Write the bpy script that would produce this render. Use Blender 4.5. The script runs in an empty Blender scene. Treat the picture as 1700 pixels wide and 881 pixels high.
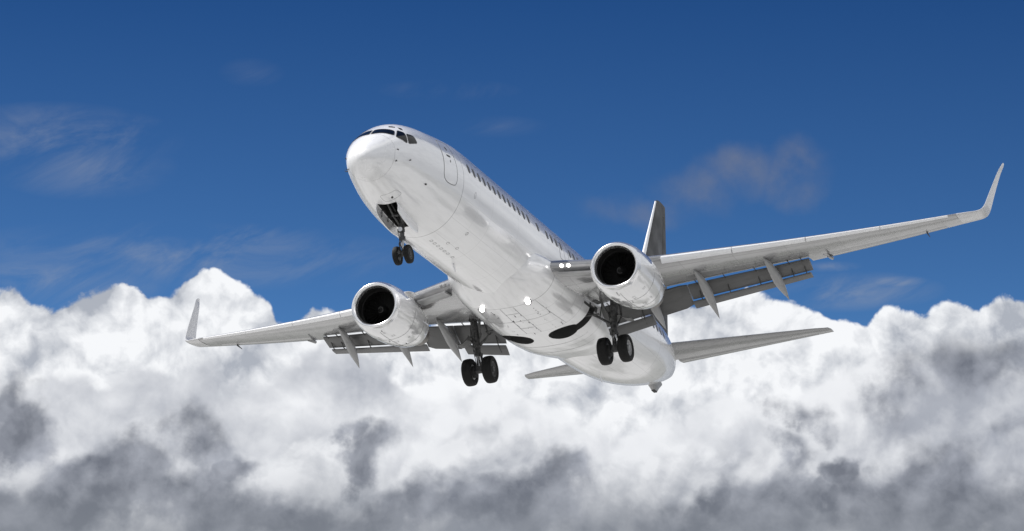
import bpy, bmesh, math, random
import numpy as np
from mathutils import Vector, Matrix, noise as mnoise
random.seed(4)
PI = math.pi
scene = bpy.context.scene
COL = scene.collection

# ------------------------------------------------------------------ camera
ELEV = math.radians(13.5)
EYE = Vector((0.0, 0.0, 1.7))
cam_d = bpy.data.cameras.new("camera")
cam_d.sensor_width = 36.0
cam_d.lens = 36.0 * 5999.6 / 1700.0
cam_d.clip_start = 0.5
cam_d.clip_end = 200000.0
cam = bpy.data.objects.new("camera", cam_d)
COL.objects.link(cam)
cam.location = EYE
cam.rotation_euler = (PI / 2 + ELEV, 0, 0)
scene.camera = cam

# ------------------------------------------------------------------ sun, sky, exposure
SUN = Vector((-0.560, 0.119, 0.820)).normalized()
sun_d = bpy.data.lights.new("sun", 'SUN')
sun_d.energy = 5.0
sun_d.angle = math.radians(0.53)
sun_d.color = (1.0, 0.975, 0.94)
sun = bpy.data.objects.new("sun", sun_d)
COL.objects.link(sun)
sun.rotation_euler = SUN.to_track_quat('Z', 'Y').to_euler()

scene.view_settings.view_transform = 'Standard'
scene.view_settings.look = 'None'
scene.view_settings.exposure = 0.2
scene.view_settings.gamma = 1.0
scene.view_settings.use_curve_mapping = False
scene.render.engine = 'CYCLES'
scene.cycles.max_bounces = 8
scene.cycles.glossy_bounces = 4
scene.cycles.use_denoising = True
scene.cycles.sample_clamp_indirect = 4.0


class S:
    """a shader socket with arithmetic"""
    nt = None

    def __init__(self, s):
        self.s = s

    @staticmethod
    def math(op, *a, clamp=False):
        n = S.nt.nodes.new('ShaderNodeMath')
        n.operation = op
        n.use_clamp = clamp
        for i, v in enumerate(a):
            if isinstance(v, S):
                S.nt.links.new(v.s, n.inputs[i])
            else:
                n.inputs[i].default_value = v
        return S(n.outputs[0])

    def __add__(self, o): return S.math('ADD', self, o)
    __radd__ = __add__
    def __sub__(self, o): return S.math('SUBTRACT', self, o)
    def __rsub__(self, o): return S.math('SUBTRACT', o, self)
    def __mul__(self, o): return S.math('MULTIPLY', self, o)
    __rmul__ = __mul__
    def __truediv__(self, o): return S.math('DIVIDE', self, o)
    def abs(self): return S.math('ABSOLUTE', self)
    def pow(self, e): return S.math('POWER', self, e)
    def max(self, o): return S.math('MAXIMUM', self, o)
    def min(self, o): return S.math('MINIMUM', self, o)
    def clamp(self): return S.math('ADD', self, 0.0, clamp=True)

    def ss(self, a, b, to0=0.0, to1=1.0, kind='SMOOTHSTEP'):
        n = S.nt.nodes.new('ShaderNodeMapRange')
        n.interpolation_type = kind
        S.nt.links.new(self.s, n.inputs[0])
        n.inputs[1].default_value = a
        n.inputs[2].default_value = b
        n.inputs[3].default_value = to0
        n.inputs[4].default_value = to1
        return S(n.outputs[0])


def xyz(x, y, z=0.0):
    n = S.nt.nodes.new('ShaderNodeCombineXYZ')
    for i, v in enumerate((x, y, z)):
        if isinstance(v, S):
            S.nt.links.new(v.s, n.inputs[i])
        else:
            n.inputs[i].default_value = v
    return S(n.outputs[0])


def sep(v):
    n = S.nt.nodes.new('ShaderNodeSeparateXYZ')
    S.nt.links.new(v.s, n.inputs[0])
    return [S(o) for o in n.outputs]


def vadd(a, b):
    n = S.nt.nodes.new('ShaderNodeVectorMath')
    n.operation = 'ADD'
    for i, v in enumerate((a, b)):
        if isinstance(v, S):
            S.nt.links.new(v.s, n.inputs[i])
        else:
            n.inputs[i].default_value = v
    return S(n.outputs[0])


def vmul(a, b):
    n = S.nt.nodes.new('ShaderNodeVectorMath')
    n.operation = 'MULTIPLY'
    S.nt.links.new(a.s, n.inputs[0])
    n.inputs[1].default_value = b
    return S(n.outputs[0])


def fbm(v, scale, detail=4.0, rough=0.55, dim='3D', dist=0.0, color=False):
    n = S.nt.nodes.new('ShaderNodeTexNoise')
    n.noise_dimensions = dim
    S.nt.links.new(v.s, n.inputs['Vector'])
    n.inputs['Scale'].default_value = scale
    n.inputs['Detail'].default_value = detail
    n.inputs['Roughness'].default_value = rough
    n.inputs['Distortion'].default_value = dist
    return S(n.outputs['Color'] if color else n.outputs[0])


def voro(v, scale, detail=3.0, rough=0.5, dim='2D', smooth=None):
    n = S.nt.nodes.new('ShaderNodeTexVoronoi')
    n.voronoi_dimensions = dim
    n.feature = 'F1' if smooth is None else 'SMOOTH_F1'
    if smooth is not None:
        n.inputs['Smoothness'].default_value = smooth
    n.normalize = False
    S.nt.links.new(v.s, n.inputs['Vector'])
    n.inputs['Scale'].default_value = scale
    n.inputs['Detail'].default_value = detail
    n.inputs['Roughness'].default_value = rough
    return S(n.outputs['Distance'])


def curve(fac, pts):
    n = S.nt.nodes.new('ShaderNodeFloatCurve')
    S.nt.links.new(fac.s, n.inputs['Value'])
    c = n.mapping.curves[0]
    c.points[0].location = pts[0]
    c.points[1].location = pts[-1]
    for p in pts[1:-1]:
        c.points.new(*p)
    n.mapping.update()
    return S(n.outputs[0])


def mixc(f, a, b, blend='MIX'):
    n = S.nt.nodes.new('ShaderNodeMix')
    n.data_type = 'RGBA'
    n.blend_type = blend
    for k, v in ((0, f), (6, a), (7, b)):
        if isinstance(v, S):
            S.nt.links.new(v.s, n.inputs[k])
        elif k == 0:
            n.inputs[k].default_value = v
        else:
            n.inputs[k].default_value = (*v, 1.0)
    return S(n.outputs[2])


world = bpy.data.worlds.new("World")
scene.world = world
world.use_nodes = True
S.nt = world.node_tree
S.nt.nodes.clear()
sky = S.nt.nodes.new('ShaderNodeTexSky')
sky.sky_type = 'NISHITA'
sky.sun_disc = False
sky.sun_elevation = math.asin(SUN.z)
sky.sun_rotation = math.atan2(SUN.x, SUN.y)
sky.altitude = 0.0
sky.air_density = 1.0
sky.dust_density = 0.15
sky.ozone_density = 3.5
SKY_STRENGTH = 0.085
tc = S.nt.nodes.new('ShaderNodeTexCoord')
D = S(tc.outputs['Generated'])
dx, dy, dz = sep(D)
az = S.math('ARCTAN2', dx, dy) * (180 / PI)        # degrees to the right of north
el = S.math('ARCSINE', dz) * (180 / PI)            # degrees above the horizon
P = xyz(az, el)
# fine turbulence that frays every cloud outline
wv = fbm(D, 34.0, 5.0, 0.55, color=True)
wx, wy, wz = sep(wv)
Pw = xyz(az + (wx - 0.5) * 0.75, el + (wy - 0.5) * 0.75)
TX, TY = -0.16, 0.30                                # towards the sun, in degrees


def billow(off, scale, detail=4.0, rough=0.52, shift=(0, 0)):
    v = vadd(Pw, (off + shift[0], off * 0.37 + shift[1], 0.0))
    return 1.0 - voro(v, scale, detail, rough)


def degx(px): return (px - 850) * 0.00955
def degy(px): return 13.5 + (440.5 - px) * 0.00955


A0, A1 = degx(-700), degx(2400)


def profile(pts):
    """top edge of a cloud bank: elevation in degrees over azimuth"""
    q = [((degx(x) - A0) / (A1 - A0), (degy(y) - 4) / 12.0) for x, y in pts]
    return curve((az - A0) / (A1 - A0), q) * 12.0 + 4.0


def over(base, col, m):
    return mixc(m, base, col)


GW = (0.93, 0.945, 0.97)
# a polarised sky: the zenith's deep blue starts well below the zenith
els = (11.0 + (el - 10.0) * 5.6).min(80.0).max(2.0) * (PI / 180)
azr = az * (PI / 180)
ce = S.math('COSINE', els)
S.nt.links.new(xyz(S.math('SINE', azr) * ce, S.math('COSINE', azr) * ce, S.math('SINE', els)).s, sky.inputs[0])
skyc = vmul(S(sky.outputs[0]), (SKY_STRENGTH * 0.30, SKY_STRENGTH * 0.66, SKY_STRENGTH * 0.98))
skyc = mixc(1.0, skyc, mixc(el.ss(12.2, 18.3, 0.0, 1.0, 'LINEAR'), (2.0, 1.52, 1.30), (0.54, 0.70, 0.81)), 'MULTIPLY')
col = skyc
# --- thin high veils
veil = fbm(xyz(az * 0.55 - el * 0.3, el * 1.1 - az * 0.25), 1.0, 7.0, 0.62, '2D', 0.5)
big = fbm(xyz(az * 0.16 + 3.0, el * 0.35), 1.0, 2.0, 0.5, '2D')


def blob(x, y, rx, ry, w=0.5, src=None):
    """soft elliptical lump, 1 in the middle, 0 at its rim"""
    sx, sy = (az, el) if src is None else src
    a = (sx - degx(x)) * (1.0 / (rx * 0.00955))
    b = (sy - degy(y)) * (1.0 / (ry * 0.00955))
    return 1.0 - S.math('SQRT', a * a + b * b)


veils = None
for x, y, rx, ry, k in ((80, 240, 210, 60, .9), (110, 285, 170, 60, .7), 
                        (400, 125, 60, 26, .22), (740, 150, 130, 20, .35), (300, 430, 420, 60, .8), (1420, 490, 170, 35, .9),
                        (1500, 476, 60, 12, 1.2), (1390, 448, 60, 10, .9), (90, 480, 190, 50, 1.0), (380, 395, 150, 22, .8),
                        (830, 210, 90, 20, .18)):
    b = blob(x, y, rx, ry).max(0.0) * k
    veils = b if veils is None else veils.max(b)
vm = (veils * 1.3 * veil.ss(0.34, 0.78)).clamp() * 0.48
col = over(col, (0.36, 0.39, 0.44), vm)

# the larger grey-brown wisp to the right of the fin
w2 = fbm(vadd(D, (1.0, 6.0, 2.0)), 30.0, 6.0, 0.58)
wz_ = None
for x, y, rx, ry, k in ((1330, 280, 95, 62, 1.0), (1240, 278, 110, 55, .9), (1170, 310, 100, 50, .8), (1080, 345, 100, 38, .7), (1000, 350, 90, 30, .4), (1350, 320, 60, 40, .6)):
    b = blob(x, y, rx, ry, src=(az + (wx - 0.5) * 1.6, el + (wy - 0.5) * 1.2)).ss(0.0, 0.9) * k
    wz_ = b if wz_ is None else wz_.max(b)
col = over(col, (0.26, 0.255, 0.265), (wz_ * w2.ss(0.30, 0.66)).clamp() * 0.55)

# --- bank A : the far towering cumulus with bright tops
HA = profile([(-700, 470), (-400, 500), (-100, 515), (0, 496), (45, 512), (100, 500), (150, 480), (190, 466), (235, 492), (265, 490), (300, 456), (335, 444),
              (370, 466), (400, 490), (430, 512), (465, 536), (490, 524), (515, 500), (545, 512), (590, 528), (660, 530), (760, 525), (900, 520),
              (1050, 515), (1110, 505), (1170, 495), (1240, 484), (1290, 505), (1350, 510), (1400, 535), (1440, 545), (1480, 515), (1530, 520),
              (1580, 506), (1640, 520), (1700, 512), (1900, 480), (2100, 520), (2400, 490)])
BL1 = billow(17.0, 0.30, 2.0, 0.45)
BL2 = billow(17.0, 0.30, 2.0, 0.45, (TX * 1.6, TY * 1.6))
BA1 = billow(11.0, 0.62, 6.0, 0.53)
BA2 = billow(11.0, 0.62, 6.0, 0.53, (TX * 0.7, TY * 0.7))
# unseen taller cumulus, added to the sides and behind as fill light
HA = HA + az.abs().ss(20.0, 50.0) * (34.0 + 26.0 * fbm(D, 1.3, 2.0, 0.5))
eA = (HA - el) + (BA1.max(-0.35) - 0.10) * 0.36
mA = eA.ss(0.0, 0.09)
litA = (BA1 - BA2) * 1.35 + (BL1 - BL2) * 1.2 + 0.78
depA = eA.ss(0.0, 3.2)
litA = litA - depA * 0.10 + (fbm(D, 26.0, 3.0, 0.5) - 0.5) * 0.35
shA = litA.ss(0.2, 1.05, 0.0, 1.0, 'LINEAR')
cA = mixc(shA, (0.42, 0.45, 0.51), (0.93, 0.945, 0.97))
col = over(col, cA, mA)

# --- bank B : middle bank, softer and greyer
f1 = fbm(D, 22.0, 5.0, 0.55) - 0.5
f2 = fbm(vadd(D, (5.0, 2.0, 7.0)), 75.0, 5.0, 0.6) - 0.5
HB = profile([(-700, 560), (-200, 590), (0, 605), (60, 598), (120, 580), (200, 566), (260, 575), (380, 586), (450, 572), (520, 545), (600, 560),
              (700, 590), (800, 610), (900, 640), (1000, 660), (1150, 640), (1300, 600), (1450, 560), (1550, 575), (1620, 560), (1700, 575), (2400, 560)])
BB1 = billow(31.0, 0.45, 6.0, 0.5)
BB2 = billow(31.0, 0.45, 6.0, 0.5, (TX * 0.8, TY * 0.8))
eB = (HB - el) + (BB1 - 0.6) * 0.8
mB = eB.ss(0.0, 0.22)
litB = (BB1 - BB2) * 1.15 + 0.57 + f1 * 0.65 + eB.ss(0.0, 0.5, 0.18, 0.0)
# broad light and dark swells of the bank
for x, y, rx, ry, k in ((1150, 640, 480, 190, .50), (1320, 640, 300, 190, .30), (150, 500, 300, 80, .25), (700, 720, 300, 110, .30), (230, 610, 520, 70, -.26),
                        (1620, 700, 230, 190, -.50), (560, 600, 300, 60, -.16), (60, 700, 200, 60, .20), (450, 690, 200, 60, .22), (1000, 760, 330, 100, .25), (640, 650, 30, 60, -.3)):
    litB = litB + blob(x, y, rx, ry).max(0.0) * k
cB = mixc(litB.ss(0.10, 1.10, 0.0, 1.0, 'LINEAR'), (0.38, 0.405, 0.465), (0.87, 0.885, 0.915))
col = over(col, cB, mB * 0.93)

# --- bank C : nearer bank, white heads in front of grey
HC = profile([(-700, 720), (-200, 700), (0, 690), (100, 705), (230, 690), (330, 700), (420, 690), (520, 670), (580, 680), (640, 720), (700, 690), (790, 650),
              (860, 640), (940, 690), (1060, 720), (1180, 690), (1260, 650), (1340, 680), (1420, 720), (1500, 640), (1600, 660), (1700, 700), (2400, 700)])
BC1 = billow(53.0, 0.60, 6.0, 0.5)
BC2 = billow(53.0, 0.60, 6.0, 0.5, (TX * 0.7, TY * 0.7))
eC = (HC - el) + (BC1 - 0.6) * 1.0
mC = eC.ss(0.0, 0.28) * (1.0 - blob(1600, 700, 230, 200).ss(0.0, 0.5))
litC = (BC1 - BC2) * 1.5 + 0.74 - eC.ss(0.2, 2.4) * 0.40 + f1 * 0.65
cC = mixc(litC.ss(0.15, 1.05, 0.0, 1.0, 'LINEAR'), (0.31, 0.335, 0.39), (0.83, 0.845, 0.875))
col = over(col, cC, mC * 0.72)

# --- dark scud : low grey cloud in front, unlit side towards us
src = (az + (wx - 0.5) * 2.6 + f2 * 0.6, el + (wy - 0.5) * 1.8 + f2 * 0.5)
dark = None
for x, y, rx, ry, k in ((15, 710, 95, 85, 1.0), (300, 745, 110, 75, .62), (210, 825, 260, 85, 1.0), (60, 850, 210, 80, .85), (400, 775, 80, 30, .8), (590, 750, 95, 60, 1.0),
                        (545, 722, 55, 38, .95), (925, 800, 85, 60, .95), (860, 840, 180, 65, .9), (690, 855, 180, 55, .8), (1262, 822, 90, 70, 1.0), (1410, 770, 70, 34, 1.0), (1370, 818, 120, 32, .8),
                        (1315, 695, 60, 45, .62), (1275, 745, 55, 36, .55), (1530, 650, 140, 110, .62), (1630, 620, 200, 80, .62), (1500, 730, 90, 110, .55), (1600, 840, 290, 95, .95), (1660, 745, 80, 50, .6),
                        (430, 860, 240, 50, .7), (1100, 885, 240, 60, .8), (-200, 760, 160, 90, .8), (1900, 740, 160, 90, .8)):
    b = blob(x, y, rx * 1.25, ry * 1.3, src=src).max(0.0) * k
    dark = b if dark is None else S.math('SMOOTH_MAX', dark, b, 0.15)
f3 = fbm(vadd(D, (9.0, 4.0, 1.0)), 48.0, 7.0, 0.62) - 0.5
f3 = fbm(vadd(D, (9.0, 4.0, 1.0)), 40.0, 6.0, 0.54) - 0.5
fld = dark * 1.55 + f3 * 2.3 + f2 * 1.1
dm = fld.ss(0.26, 1.0) * dark.ss(0.05, 0.30) * (HA - el).ss(0.3, 0.9)
dtex = (BC1 - BC2) * 1.1 + f2 * 0.9 - f3 * 1.6 + 0.50 - (dark - 0.4) * 0.5
cD = mixc(dtex.clamp(), (0.125, 0.14, 0.178), (0.42, 0.445, 0.51))
col = over(col, cD, dm * 0.90)
# --- everything low sinks into grey haze under the cloud base
base = (el + (wx - 0.5) * 0.8).ss(degy(900), degy(770), 1.0, 0.0)
col = over(col, (0.22, 0.24, 0.275), base * 0.62)
hz = el.ss(0.0, 8.0, 1.0, 0.0)
col = over(col, (0.45, 0.49, 0.55), hz * 0.7)
bg = S.nt.nodes.new('ShaderNodeBackground')
S.nt.links.new(col.s, bg.inputs[0])
bg.inputs[1].default_value = 0.87
wo = S.nt.nodes.new('ShaderNodeOutputWorld')
S.nt.links.new(bg.outputs[0], wo.inputs[0])
world.cycles.sampling_method = 'MANUAL'
world.cycles.sample_map_resolution = 1024

# ------------------------------------------------------------------ materials
def new_mat(name):
    m = bpy.data.materials.new(name)
    m.use_nodes = True
    S.nt = m.node_tree
    b = m.node_tree.nodes['Principled BSDF']
    return m, b


def link(v, b, key):
    S.nt.links.new(v.s, b.inputs[key])


def obj_co():
    t = S.nt.nodes.new('ShaderNodeTexCoord')
    return S(t.outputs['Object'])


BX, BZ = 17.0, -3.7        # the aeroplane's own origin: below its middle, at wheel level


def paint(name, base, rough=0.28, coat=0.6, coat_rough=0.05, metal=0.0, seams=(), streak=0.07, blot=0.05, bump=0.0, bscale=1.2, stretch=(0.12, 2.2, 2.2), laps=False, wing=False):
    m, b = new_mat(name)
    co = obj_co()
    st = fbm(vmul(co, stretch), 2.0, 6.0, 0.62)
    bl = fbm(co, 0.9, 5.0, 0.6)
    spots = fbm(vmul(co, (0.8, 2.0, 2.0)), 1.6, 3.0, 0.6)
    k = 1.0 - (st.ss(0.45, 0.75) * streak) - ((bl - 0.5) * blot) - (spots.ss(0.62, 0.74) * streak * 0.5)
    if seams:
        x, y, z = sep(co)
        line = None
        for sx, wdt, dk in seams:
            l = ((x - (sx - BX)).abs()).ss(wdt * 0.5, wdt, dk, 0.0)
            line = l if line is None else line.max(l)
        k = k * (1.0 - line)
    if laps:
        # longitudinal lap joints of the skins, broken at every section
        x, y, z = sep(co)
        ang = S.math('ARCTAN2', z + (BZ + 0.0), y.abs()) * (180 / PI)
        lap = None
        for a_ in (-72.0, -48.0, -22.0, 33.0, 62.0):
            l = (ang - a_).abs().ss(0.25, 0.5, 0.16, 0.0)
            lap = l if lap is None else lap.max(l)
        xf = S.math('FRACT', x * (1 / 2.54) + 0.35)
        ring = (xf - 0.5).abs().ss(0.002, 0.0055, 0.13, 0.0)
        k = k * (1.0 - lap.max(ring) * ((x + BX).ss(5.0, 6.0)))
    if wing:
        x, y, z = sep(co)
        ya = y.abs()
        le = (ya - 16.4) * 0.512 + (22.412 - BX)
        ch = (16.6 - ya) * 0.277 + 1.5
        fr = (x - le) / ch
        ln = None
        for f_ in (0.17, 0.60):
            l = (fr - f_).abs().ss(0.003, 0.009, 0.40, 0.0)
            ln = l if ln is None else ln.max(l)
        rib = (S.math('FRACT', ya * (1 / 1.9) + 0.2) - 0.5).abs().ss(0.006, 0.014, 0.22, 0.0)
        ln = ln.max(rib)
        pu = (S.math('FRACT', ya * (1 / 0.95)) - 0.5) * 0.95
        pv = (fr - 0.38) * ch
        rr_ = S.math('SQRT', pu * pu * 9.0 + pv * pv * 3.2)
        ln = ln.max((rr_ - 0.62).abs().ss(0.02, 0.07, 0.20, 0.0))
        k = k * (1.0 - ln)
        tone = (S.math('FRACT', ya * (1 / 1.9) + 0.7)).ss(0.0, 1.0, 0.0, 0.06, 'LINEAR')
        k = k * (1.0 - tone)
    if isinstance(base, (int, float)):
        base = (base, base, base * 1.012)
    c = mixc(k.clamp(), (0.0, 0.0, 0.0), base)
    link(c, b, 'Base Color')
    b.inputs['Metallic'].default_value = metal
    b.inputs['Coat IOR'].default_value = 1.75
    link(bl.ss(0.3, 0.7, rough * 0.8, rough * 1.25, 'LINEAR'), b, 'Roughness')
    b.inputs['Coat Weight'].default_value = coat
    b.inputs['Coat Roughness'].default_value = coat_rough
    if bump > 0:
        bn = S.nt.nodes.new('ShaderNodeBump')
        bn.inputs['Strength'].default_value = 1.0
        bn.inputs['Distance'].default_value = bump
        h = fbm(vmul(co, (bscale * 0.5, bscale, bscale)), 1.0, 1.0, 0.4)
        S.nt.links.new(h.s, bn.inputs['Height'])
        S.nt.links.new(bn.outputs[0], b.inputs['Normal'])
        S.nt.links.new(bn.outputs[0], b.inputs['Coat Normal'])
    return m


def plain(name, base, rough=0.5, metal=0.0, spec=0.5, coat=0.0, var=0.15, scale=6.0):
    m, b = new_mat(name)
    n = fbm(obj_co(), scale, 4.0, 0.6)
    if isinstance(base, (int, float)):
        base = (base, base, base)
    lo = tuple(v * (1 - var) for v in base)
    hi = tuple(min(1.0, v * (1 + var)) for v in base)
    link(mixc(n.ss(0.3, 0.7), lo, hi), b, 'Base Color')
    link(n.ss(0.3, 0.7, rough * 0.85, min(1.0, rough * 1.15), 'LINEAR'), b, 'Roughness')
    b.inputs['Metallic'].default_value = metal
    b.inputs['Specular IOR Level'].default_value = spec
    b.inputs['Coat Weight'].default_value = coat
    return m


def lamp_mat(name, strength):
    m, b = new_mat(name)
    n = fbm(obj_co(), 3.0, 1.0)
    link(mixc(n, (0.9, 0.9, 0.9), (1, 1, 1)), b, 'Base Color')
    b.inputs['Emission Color'].default_value = (1.0, 0.98, 0.94, 1)
    b.inputs['Emission Strength'].default_value = strength
    return m


FS = [(1.02, .012, .5), (5.56, .026, .50), (8.6, .014, .22), (11.4, .014, .18), (26.2, .014, .2), (29.4, .02, .35), (32.2, .02, .4)]
M_WHITE = paint("white_paint", 0.83, 0.20, 0.75, 0.04, metal=0.10, laps=True, seams=FS, bump=0.006, bscale=0.8, streak=0.12)
M_RADOME = paint("radome_paint", 0.80, 0.26, 0.6, 0.06, metal=0.12, streak=0.10, stretch=(0.3, 3.0, 3.0))
M_FAIR = paint("fairing_paint", 0.79, 0.20, 0.6, 0.06, metal=0.20, seams=[(14.85, .022, .6), (16.0, .014, .3), (17.3, .014, .35), (18.1, .016, .4), (20.6, .018, .4), (22.1, .014, .3)], streak=0.16, bump=0.008, bscale=1.0)
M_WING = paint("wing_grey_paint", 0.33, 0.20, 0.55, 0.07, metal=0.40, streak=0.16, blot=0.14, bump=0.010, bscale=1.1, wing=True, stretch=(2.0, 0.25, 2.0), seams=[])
M_SLAT = paint("leading_edge_metal", 0.86, 0.24, 0.3, 0.1, metal=0.08, streak=0.06, stretch=(2.0, 0.3, 2.0))
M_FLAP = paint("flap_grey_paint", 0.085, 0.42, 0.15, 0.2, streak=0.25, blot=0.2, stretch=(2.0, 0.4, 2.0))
M_CANOE = paint("fairing_grey_paint", 0.27, 0.35, 0.3, 0.12, streak=0.2, blot=0.12, stretch=(0.5, 2.0, 2.0))
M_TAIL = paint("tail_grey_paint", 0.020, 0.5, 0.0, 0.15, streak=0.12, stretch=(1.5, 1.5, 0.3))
M_STAB = paint("stabiliser_grey_paint", 0.21, 0.28, 0.5, 0.08, metal=0.2, streak=0.2, blot=0.15, bump=0.010, bscale=2.2, stretch=(2.0, 0.3, 2.0))
M_COWL = paint("cowling_paint", 0.82, 0.14, 0.9, 0.035, metal=0.20, streak=0.12, bump=0.009, bscale=1.4)
M_LIP = paint("polished_lip_metal", 0.84, 0.20, 0.0, 0.1, metal=0.9, streak=0.05, blot=0.04)
M_SWIRL = plain("faded_spinner_paint", 0.09, 0.5)
M_WLET = paint("winglet_paint", 0.55, 0.3, 0.5, 0.08)
M_DUCT = plain("intake_duct_metal", 0.012, 0.5, metal=0.1)
M_FAN = plain("fan_blade_metal", 0.005, 0.6, metal=0.1)
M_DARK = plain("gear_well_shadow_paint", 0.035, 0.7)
M_GEAR = plain("gear_leg_paint", 0.075, 0.45, metal=0.3, var=0.5, scale=9.0)
M_CHROME = plain("oleo_chrome", 0.55, 0.16, metal=1.0, var=0.05)
M_RUBBER = plain("tyre_rubber", 0.012, 0.75, spec=0.25, var=0.3)
M_RIM = plain("wheel_hub_grey", 0.30, 0.45, metal=0.4)
M_RIMD = plain("wheel_hub_dark", 0.06, 0.5, metal=0.4)
M_GLASS = plain("dark_cockpit_glass", 0.004, 0.12, spec=0.22, var=0.1)
M_WIN = plain("cabin_window_glass", 0.085, 0.45, spec=0.25, var=0.2, scale=2.0)
M_SEAL = plain("grey_door_seal", 0.10, 0.6)
M_MARK = plain("small_dark_marking", 0.05, 0.6)
M_NOZZLE = plain("heat_stained_nozzle", (0.20, 0.18, 0.165), 0.35, metal=0.9, var=0.3)
M_LAMP = lamp_mat("landing_lamp_glow", 9.0)
M_LAMPS = lamp_mat("wing_root_lamp_glow", 2.2)
M_LENS = plain("unlit_lamp_glass", 0.35, 0.1)

# ------------------------------------------------------------------ aeroplane frame in the world
AR = np.array([[0.33736, -0.93955, -0.05858], [-0.27018, -0.15625, 0.95005], [-0.90177, -0.30468, -0.30656]])
u_, _, v_ = np.linalg.svd(AR)
AR = u_ @ v_
AC = np.array([-111.8, -43.14, -43.55])
se, ce_ = math.sin(ELEV), math.cos(ELEV)
CW = np.array([[1, 0, 0], [0, -se, -ce_], [0, ce_, -se]])
AM = CW @ AR
BASE = np.array([BX, 0.0, BZ])
root = bpy.data.objects.new("airliner", None)
COL.objects.link(root)
loc = np.array(EYE) + AM @ (BASE - AC)
root.matrix_world = Matrix.Translation(Vector(loc)) @ Matrix(AM.tolist()).to_4x4()
root.empty_display_size = 3.0
root['label'] = "white twin engine airliner on approach with its landing gear and flaps down, above the clouds"
root['category'] = "airliner"


def mk(name, v, f, mat, parent=None, angle=35, recalc=True, label=None, mats=None, mi=None):
    v = np.asarray(v, float).reshape(-1, 3) - BASE
    me = bpy.data.meshes.new(name)
    me.from_pydata([tuple(p) for p in v], [], [tuple(int(i) for i in q) for q in f])
    for m in (mats or [mat]):
        me.materials.append(m)
    if mi is not None:
        for p, k in zip(me.polygons, mi):
            p.material_index = k
    bm = bmesh.new()
    bm.from_mesh(me)
    bmesh.ops.remove_doubles(bm, verts=bm.verts, dist=1e-5)
    if recalc:
        bmesh.ops.recalc_face_normals(bm, faces=bm.faces)
    bm.to_mesh(me)
    bm.free()
    me.polygons.foreach_set('use_smooth', [True] * len(me.polygons))
    me.set_sharp_from_angle(angle=math.radians(angle))
    o = bpy.data.objects.new(name, me)
    COL.objects.link(o)
    o.parent = parent if parent is not None else root
    if label:
        o['label'] = label
    return o


def sub(name, parent, *a, **k):
    return mk(name, *a, parent=parent, **k)


class MB:
    """collects shapes into one mesh"""

    def __init__(self):
        self.v, self.f, self.n = [], [], 0

    def add(self, v, f):
        v = np.asarray(v, float).reshape(-1, 3)
        self.v.append(v)
        self.f += [tuple(i + self.n for i in q) for q in f]
        self.n += len(v)
        return self

    def tube(self, pts, r, n=12, cap=True):
        pts = [np.array(p, float) for p in pts]
        rs = r if isinstance(r, (list, tuple)) else [r] * len(pts)
        rings = []
        for i, p in enumerate(pts):
            t = pts[min(i + 1, len(pts) - 1)] - pts[max(i - 1, 0)]
            t /= np.linalg.norm(t)
            a = np.array([0, 0, 1.0]) if abs(t[2]) < 0.9 else np.array([1.0, 0, 0])
            e1 = np.cross(t, a)
            e1 /= np.linalg.norm(e1)
            e2 = np.cross(t, e1)
            q = np.linspace(0, 2 * PI, n, endpoint=False)
            rings.append(p + rs[i] * (np.outer(np.cos(q), e1) + np.outer(np.sin(q), e2)))
        return self.add(*loft(rings, cap))

    def box(self, c, d, bev=0.0):
        c, d = np.array(c, float), np.array(d, float) / 2
        if bev <= 0:
            v = [c + d * np.array(s) for s in ((-1, -1, -1), (1, -1, -1), (1, 1, -1), (-1, 1, -1), (-1, -1, 1), (1, -1, 1), (1, 1, 1), (-1, 1, 1))]
            return self.add(v, [(0, 3, 2, 1), (4, 5, 6, 7), (0, 1, 5, 4), (1, 2, 6, 5), (2, 3, 7, 6), (3, 0, 4, 7)])
        bm = bmesh.new()
        bmesh.ops.create_cube(bm, size=2.0, matrix=Matrix.Diagonal((*d, 1.0)))
        bmesh.ops.bevel(bm, geom=list(bm.edges), offset=bev, segments=2, profile=0.6, affect='EDGES')
        v = [np.array(q.co) + c for q in bm.verts]
        f = [[w.index for w in q.verts] for q in bm.faces]
        bm.free()
        return self.add(v, f)

    def lathe_y(self, c, prof, n=40):
        """profile (radius, offset along y) turned about the y axis; closed in itself"""
        q = np.linspace(0, 2 * PI, n, endpoint=False)
        rings = [np.stack([c[0] + r * np.cos(q), np.full(n, c[1] + o), c[2] + r * np.sin(q)], 1) for r, o in prof]
        return self.add(*loft(rings + [rings[0]], False))

    def out(self, name, mat, parent=None, **k):
        return mk(name, np.concatenate(self.v), self.f, mat, parent, **k)


def loft(rings, cap=True, closed=True):
    n = len(rings[0])
    v = np.concatenate(rings)
    f = []
    for i in range(len(rings) - 1):
        for j in range(n if closed else n - 1):
            a, b = i * n + j, i * n + (j + 1) % n
            f.append((a, b, b + n, a + n))
    if cap:
        f.append(tuple(range(n))[::-1])
        f.append(tuple(range((len(rings) - 1) * n, len(rings) * n)))
    return v, f


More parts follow.
